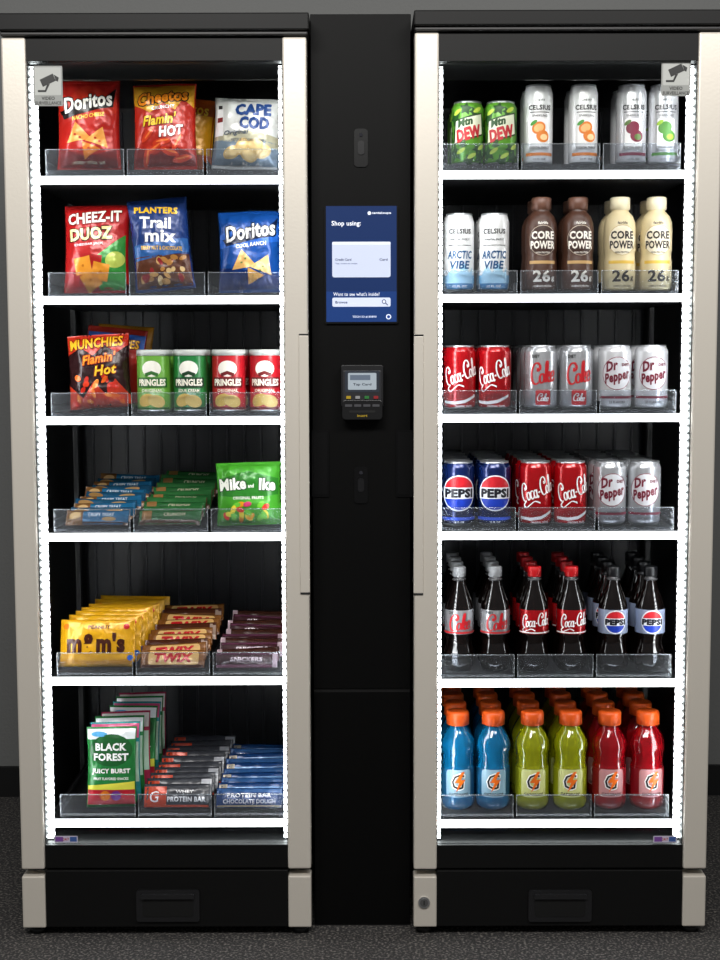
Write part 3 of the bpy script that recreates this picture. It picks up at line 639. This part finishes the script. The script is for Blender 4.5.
o2=bar('L',4,62,16,Fm('3c2018'),d,.006,'candy_bar','dark brown wrapped candy bar turned over','candy bar',g)
pile('L',4,o,10,246,650,.105,1.2,.022,2.8,-34,.004,(o2,),.05,.09)
g='fruit snack pouches on the bottom shelf'
d=D(Fm); d.rect(-24,68,24,78,'dfe6e8',0); d.rect(-24,3,24,20,'b02a36',0); d.poly([(-24,18),(24,18),(24,26),(-24,22)],'d8d44a',1); d.ell(0,57,22,16,'1f5a2c',1); d.text('BLACK',0,60.5,32,7.5,'f4f6f4',3,0,0,.04); d.text('FOREST',0,50.5,36,7.5,'f4f6f4',3,0,0,.04); d.text('JUICY BURST',0,36,40,6,'f4f6f4',3,0,0,.04); d.text('FRUIT FLAVORED SNACKS',0,29,36,2.6,'f4f6f4',2); d.ell(-12,73,8,2.6,'5aa8d8',1)
for x,c in ((-16,'c02030'),(-6,'e07a20'),(5,'70308a'),(15,'c02030')): d.ell(x,12,5,5,c,2)
o,fn=pillow(srow('L',5),50,80,.010,Fm('24783a'),seal=.05); d.build('printed_label',o,lambda x,y,l:fn(x,y,l),3); o.name='fruit_snack_bag'; top(o,'green and white fruit snack pouch with white lettering','snack bag',g)
al=[]
for c1,c2,nm in (('2a8a8c','c84a7a','teal and pink'),('24783a','dfe6e8','green and white'),('a83050','d8d4d0','pink and white')):
    d=D(Fm); d.rect(-24,64,24,78,c2,0); d.rect(-24,68,10,72,'2a7a3a',1); d.text('BLACK',0,55,34,8,'f4f6f4',2,0,0,.05); d.rect(18,20,24,60,'a8c4b0',1)
    q,fn2=pillow(srow('L',5),50,80,.010,Fm(c1),seal=.05); d.build('printed_label',q,lambda x,y,l:fn2(x,y,l),3); q.name='fruit_snack_bag'; top(q,'%s fruit snack pouch behind the front one'%nm,'snack bag',g); al.append(q)
pile('L',5,o,8,111,768,.115,2.6,.031,1.7,-6,.003,al,.02,.02)
d=D(Fm); d.rect(-32,1,-10,21,'b83c20',0); d.text('G',-22,11,9,11,'f4f4f4',1,0,.1,.0); d.text('WHEY',8,16,18,3,'c8c8cc',1); d.text('PROTEIN BAR',10,8.5,38,5,'e8e8ec',1,0,0,.03); d.rect(-10,1,32,3,'b83c20',1)
g='grey protein bars on the bottom shelf'
o=bar('L',5,66,24,Fm('34363c'),d,.007,'protein_bar','dark grey and orange wrapped protein bar','snack bar',g)
d=D(Fm); d.rect(-32,1,-20,21,'b83c20',0); d.rect(22,2,32,22,'8a8c92',1); d.rect(-20,15,22,17,'6a6c72',1)
o2=bar('L',5,66,24,Fm('34363c'),d,.007,'protein_bar','dark grey wrapped protein bar with silver end','snack bar',g)
pile('L',5,o,10,176,790,.105,2.0,.024,2.6,-26,.002,(o2,),.03,.05)
g='blue protein bars on the bottom shelf'
d=D(Fm); d.rect(-32,15,32,19,'2c5488',0); d.text('PROTEIN BAR',0,12,44,4.2,'e8e8f0',1,0,0,.02); d.text('CHOCOLATE DOUGH',0,6,52,4.2,'e8e8f0',1,0,0,.02); d.rect(-32,1,32,2.4,'a89a80',1)
o=bar('L',5,66,20,Fm('143668'),d,.007,'protein_bar','blue wrapped protein bar with white lettering','snack bar',g)
d=D(Fm); d.rect(-32,13,32,15,'5a86b8',0); d.rect(-32,2,-24,18,'a8a090',1)
o2=bar('L',5,66,20,Fm('143668'),d,.007,'protein_bar','blue wrapped protein bar with pale end','snack bar',g)
pile('L',5,o,10,249,790,.105,.8,.022,2.2,-30,.003,(o2,),.03,.06)

# --------------- payment tower ----------------
YT=.05; X0,X1=LX1+.006,RX0-.006; ztop=wz(361,14,YT)
root=link('payment_tower',None,None,((X0+X1)/2,.3,0)); top(root,'tall black payment tower with touchscreen between the coolers','payment kiosk')
off=Vector((-(X0+X1)/2,-.3,0))
def tp(o,label=None):
    o.parent=root; o.location=off
    if label: o['label']=label
    return o
zs_=wz(361,690,YT)
mb=MB(); mb.box(X0,X1,YT+.004,.66,.0,ztop-.004,M('050505',.6)); tp(mb.obj('tower_core'))
mb=MB(); mb.box(X0,X1,YT,YT+.004,zs_+.003,ztop,TOWER); tp(mb.obj('upper_front_panel',bev=.0015))
mb=MB(); mb.box(X0,X1,YT,YT+.004,.005,zs_-.003,M('060606',.5,spec=.12)); tp(mb.obj('lower_front_panel',bev=.0015))
for v in (148,485):
    p=W(361,v,YT); mb=MB(); mb.rbox(p.x,p.z,.030,.082,YT-.003,YT,.008,M('060607',.35,spec=.3)); mb.rbox(p.x,p.z,.014,.03,YT-.005,YT-.003,.006,M('161618',.3)); mb.cyl((p.x,p.z+.028),.004,YT-.005,YT-.003,M('2a2a30',.1,coat=.5),16)
    tp(mb.obj('sensor_plate'))
for a,b_ in ((312,329),(396,413)):
    p0=W(a,497,YT);p1=W(b_,430,YT); mb=MB(); mb.rbox((p0.x+p1.x)/2,(p0.z+p1.z)/2,p1.x-p0.x,p1.z-p0.z,YT-.003,YT,.003,M('040405',.4,spec=.2)); mb.rbox((p0.x+p1.x)/2,(p0.z+p1.z)/2,(p1.x-p0.x)*.8,(p1.z-p0.z)*.92,YT-.004,YT-.003,.003,M('09090a',.4,spec=.2)); tp(mb.obj('side_cover_plate'))
p0=W(326.5,322,YT);p1=W(396.5,208,YT); cx,cz=(p0.x+p1.x)/2,(p0.z+p1.z)/2; sw,shh=p1.x-p0.x,p1.z-p0.z; s=sw/70
def Em(h): return M(h,.3,emis=.55,spec=.2)
mb=MB(); mb.rbox(cx,cz,sw+.008,shh+.008,YT-.006,YT,.004,BLKG); scr=tp(mb.obj('touchscreen'),'black bezel touchscreen showing a blue page')
def mk(): return D(Em)
d=mk(); d.rect(-35,0,35,114,'192c56',0); d.rect(-35,0,35,30,'1c366c',1)
d.text('cantaloupe',20,107,19,3,'dfe6f4',2); d.ell(8,107,1.8,1.8,'dfe6f4',2)
d.text('Shop using:',-15,96.5,29,6,'f0f3fb',2,0,0,.015); d.rect(-29,44,29,79,'bcc4d8',2,2); d.rect(-29,76,29,79,'d2d8e6',3,1)
d.text('Credit Card',-18,61.5,16,2.4,'3a4466',4); d.text('Tap, insert or swipe',-15,57.5,22,1.7,'5a6486',4); d.text('Card',22,61.5,8,2.4,'3a4466',4)
d.text("Want to see what's inside?",-5,27.5,46,3.6,'f0f3fb',2,0,0,.0); d.rect(-29,15,29,24,'c6cde0',2,1.5); d.text('Browse',-20,19.5,12,2.6,'3a4466',4)
d.ell(22.5,20,2.2,2.2,'3a4466',3); d.ell(22.5,20,1.4,1.4,'d5daea',4); d.poly([(23.8,18.2),(24.5,18.8),(26.5,16.8),(25.8,16.2)],'3a4466',4)
d.text('TECH ID # 80890',3,5,24,2.2,'c9d2ea',2); d.ell(27,5,2.6,2.6,'dfe6f4',2); d.ell(27,5,1.6,1.6,'1c3c86',3)
d.build('screen_display',scr,lambda x,y,l:(cx+x*s,YT-.006-l,p0.z+y*s),0,'glowing blue display with white cards and text')
# card reader
p0=W(341.5,419,YT);p1=W(383,365,YT); cx,cz=(p0.x+p1.x)/2,(p0.z+p1.z)/2; w_,h_=p1.x-p0.x,p1.z-p0.z; s=w_/41.5
mb=MB(); mb.rbox(cx,cz+h_*.12,w_,h_*.76,YT-.03,YT,.004,M('1d1d1f',.35)); mb.rbox(cx,cz-h_*.32,w_*.96,h_*.36,YT-.036,YT,.008,M('161617',.3)); mb.rbox(cx,cz+.012,w_*.92,h_*.6,YT-.032,YT-.03,.003,M('2b2b2e',.35))
rd=tp(mb.obj('card_reader',bev=.001),'dark grey card reader with small screen and keys')
d=D(Em); d.rect(-17,27,17,48,'2b2f36',0,1.5); d.rect(-14,29.5,14,46,'929ca4',1,1); d.rect(-12,39,8,44,'5a6472',2); d.text('Tap Card',0,34.5,18,3,'2a2e38',2); d.build('reader_display',rd,lambda x,y,l:(cx+x*s,YT-.032-l,p0.z+y*s),0,'pale lit reader display')
for i,c in enumerate(('b89a20','98989a','2f7a3a','98242a')):
    kx=cx+(-13.5+9*i)*s; mb=MB(); mb.rbox(kx,p0.z+22*s,4.5*s,2.8*s,YT-.035,YT-.032,.001,M(c,.4)); k=mb.obj('key',rd)
for j in range(2):
    for i in range(4):
        kx=cx+(-13.5+9*i)*s; mb=MB(); mb.rbox(kx,p0.z+(17.8-j*0)*s if j==0 else p0.z+22*s+4.2*s*0-8*s+.0*s,7*s,2.4*s,YT-.0345 if j==0 else YT-.0375,YT-.032 if j==0 else YT-.036,.001,M('4a4a4e',.4)); k=mb.obj('key',rd)
mb=MB(); mb.rbox(cx,p0.z+8*s,26*s,2.2*s,YT-.0368,YT-.036,.001,M('020202',.6)); mb.obj('card_slot',rd)
d=D(); d.text('insert',0,4,10,2.4,'b89a20',1); d.build('reader_marking',rd,lambda x,y,l:(cx+x*s,YT-.036-l,p0.z+y*s),0,'small yellow marking')

# --------------- lights ----------------
wd=bpy.data.worlds.new('world'); sc.world=wd; wd.use_nodes=True; wd.node_tree.nodes['Background'].inputs[0].default_value=(.86,.87,.88,1); wd.node_tree.nodes['Background'].inputs[1].default_value=.15
def area(name,loc,tgt,sx,sy,e,c=(1,.98,.95)):
    l=bpy.data.lights.new(name,'AREA'); l.shape='RECTANGLE'; l.size=sx; l.size_y=sy; l.energy=e; l.color=c
    o=bpy.data.objects.new(name,l); col.objects.link(o); o.location=loc; o.rotation_euler=(Vector(tgt)-Vector(loc)).to_track_quat('-Z','Y').to_euler(); return o
area('ceiling_light',(-.6,-2.6,3.1),(-.2,0,1.0),1.8,.5,70)
area('ceiling_light',(1.2,-2.2,3.1),(.4,0,1.0),1.2,.4,34)
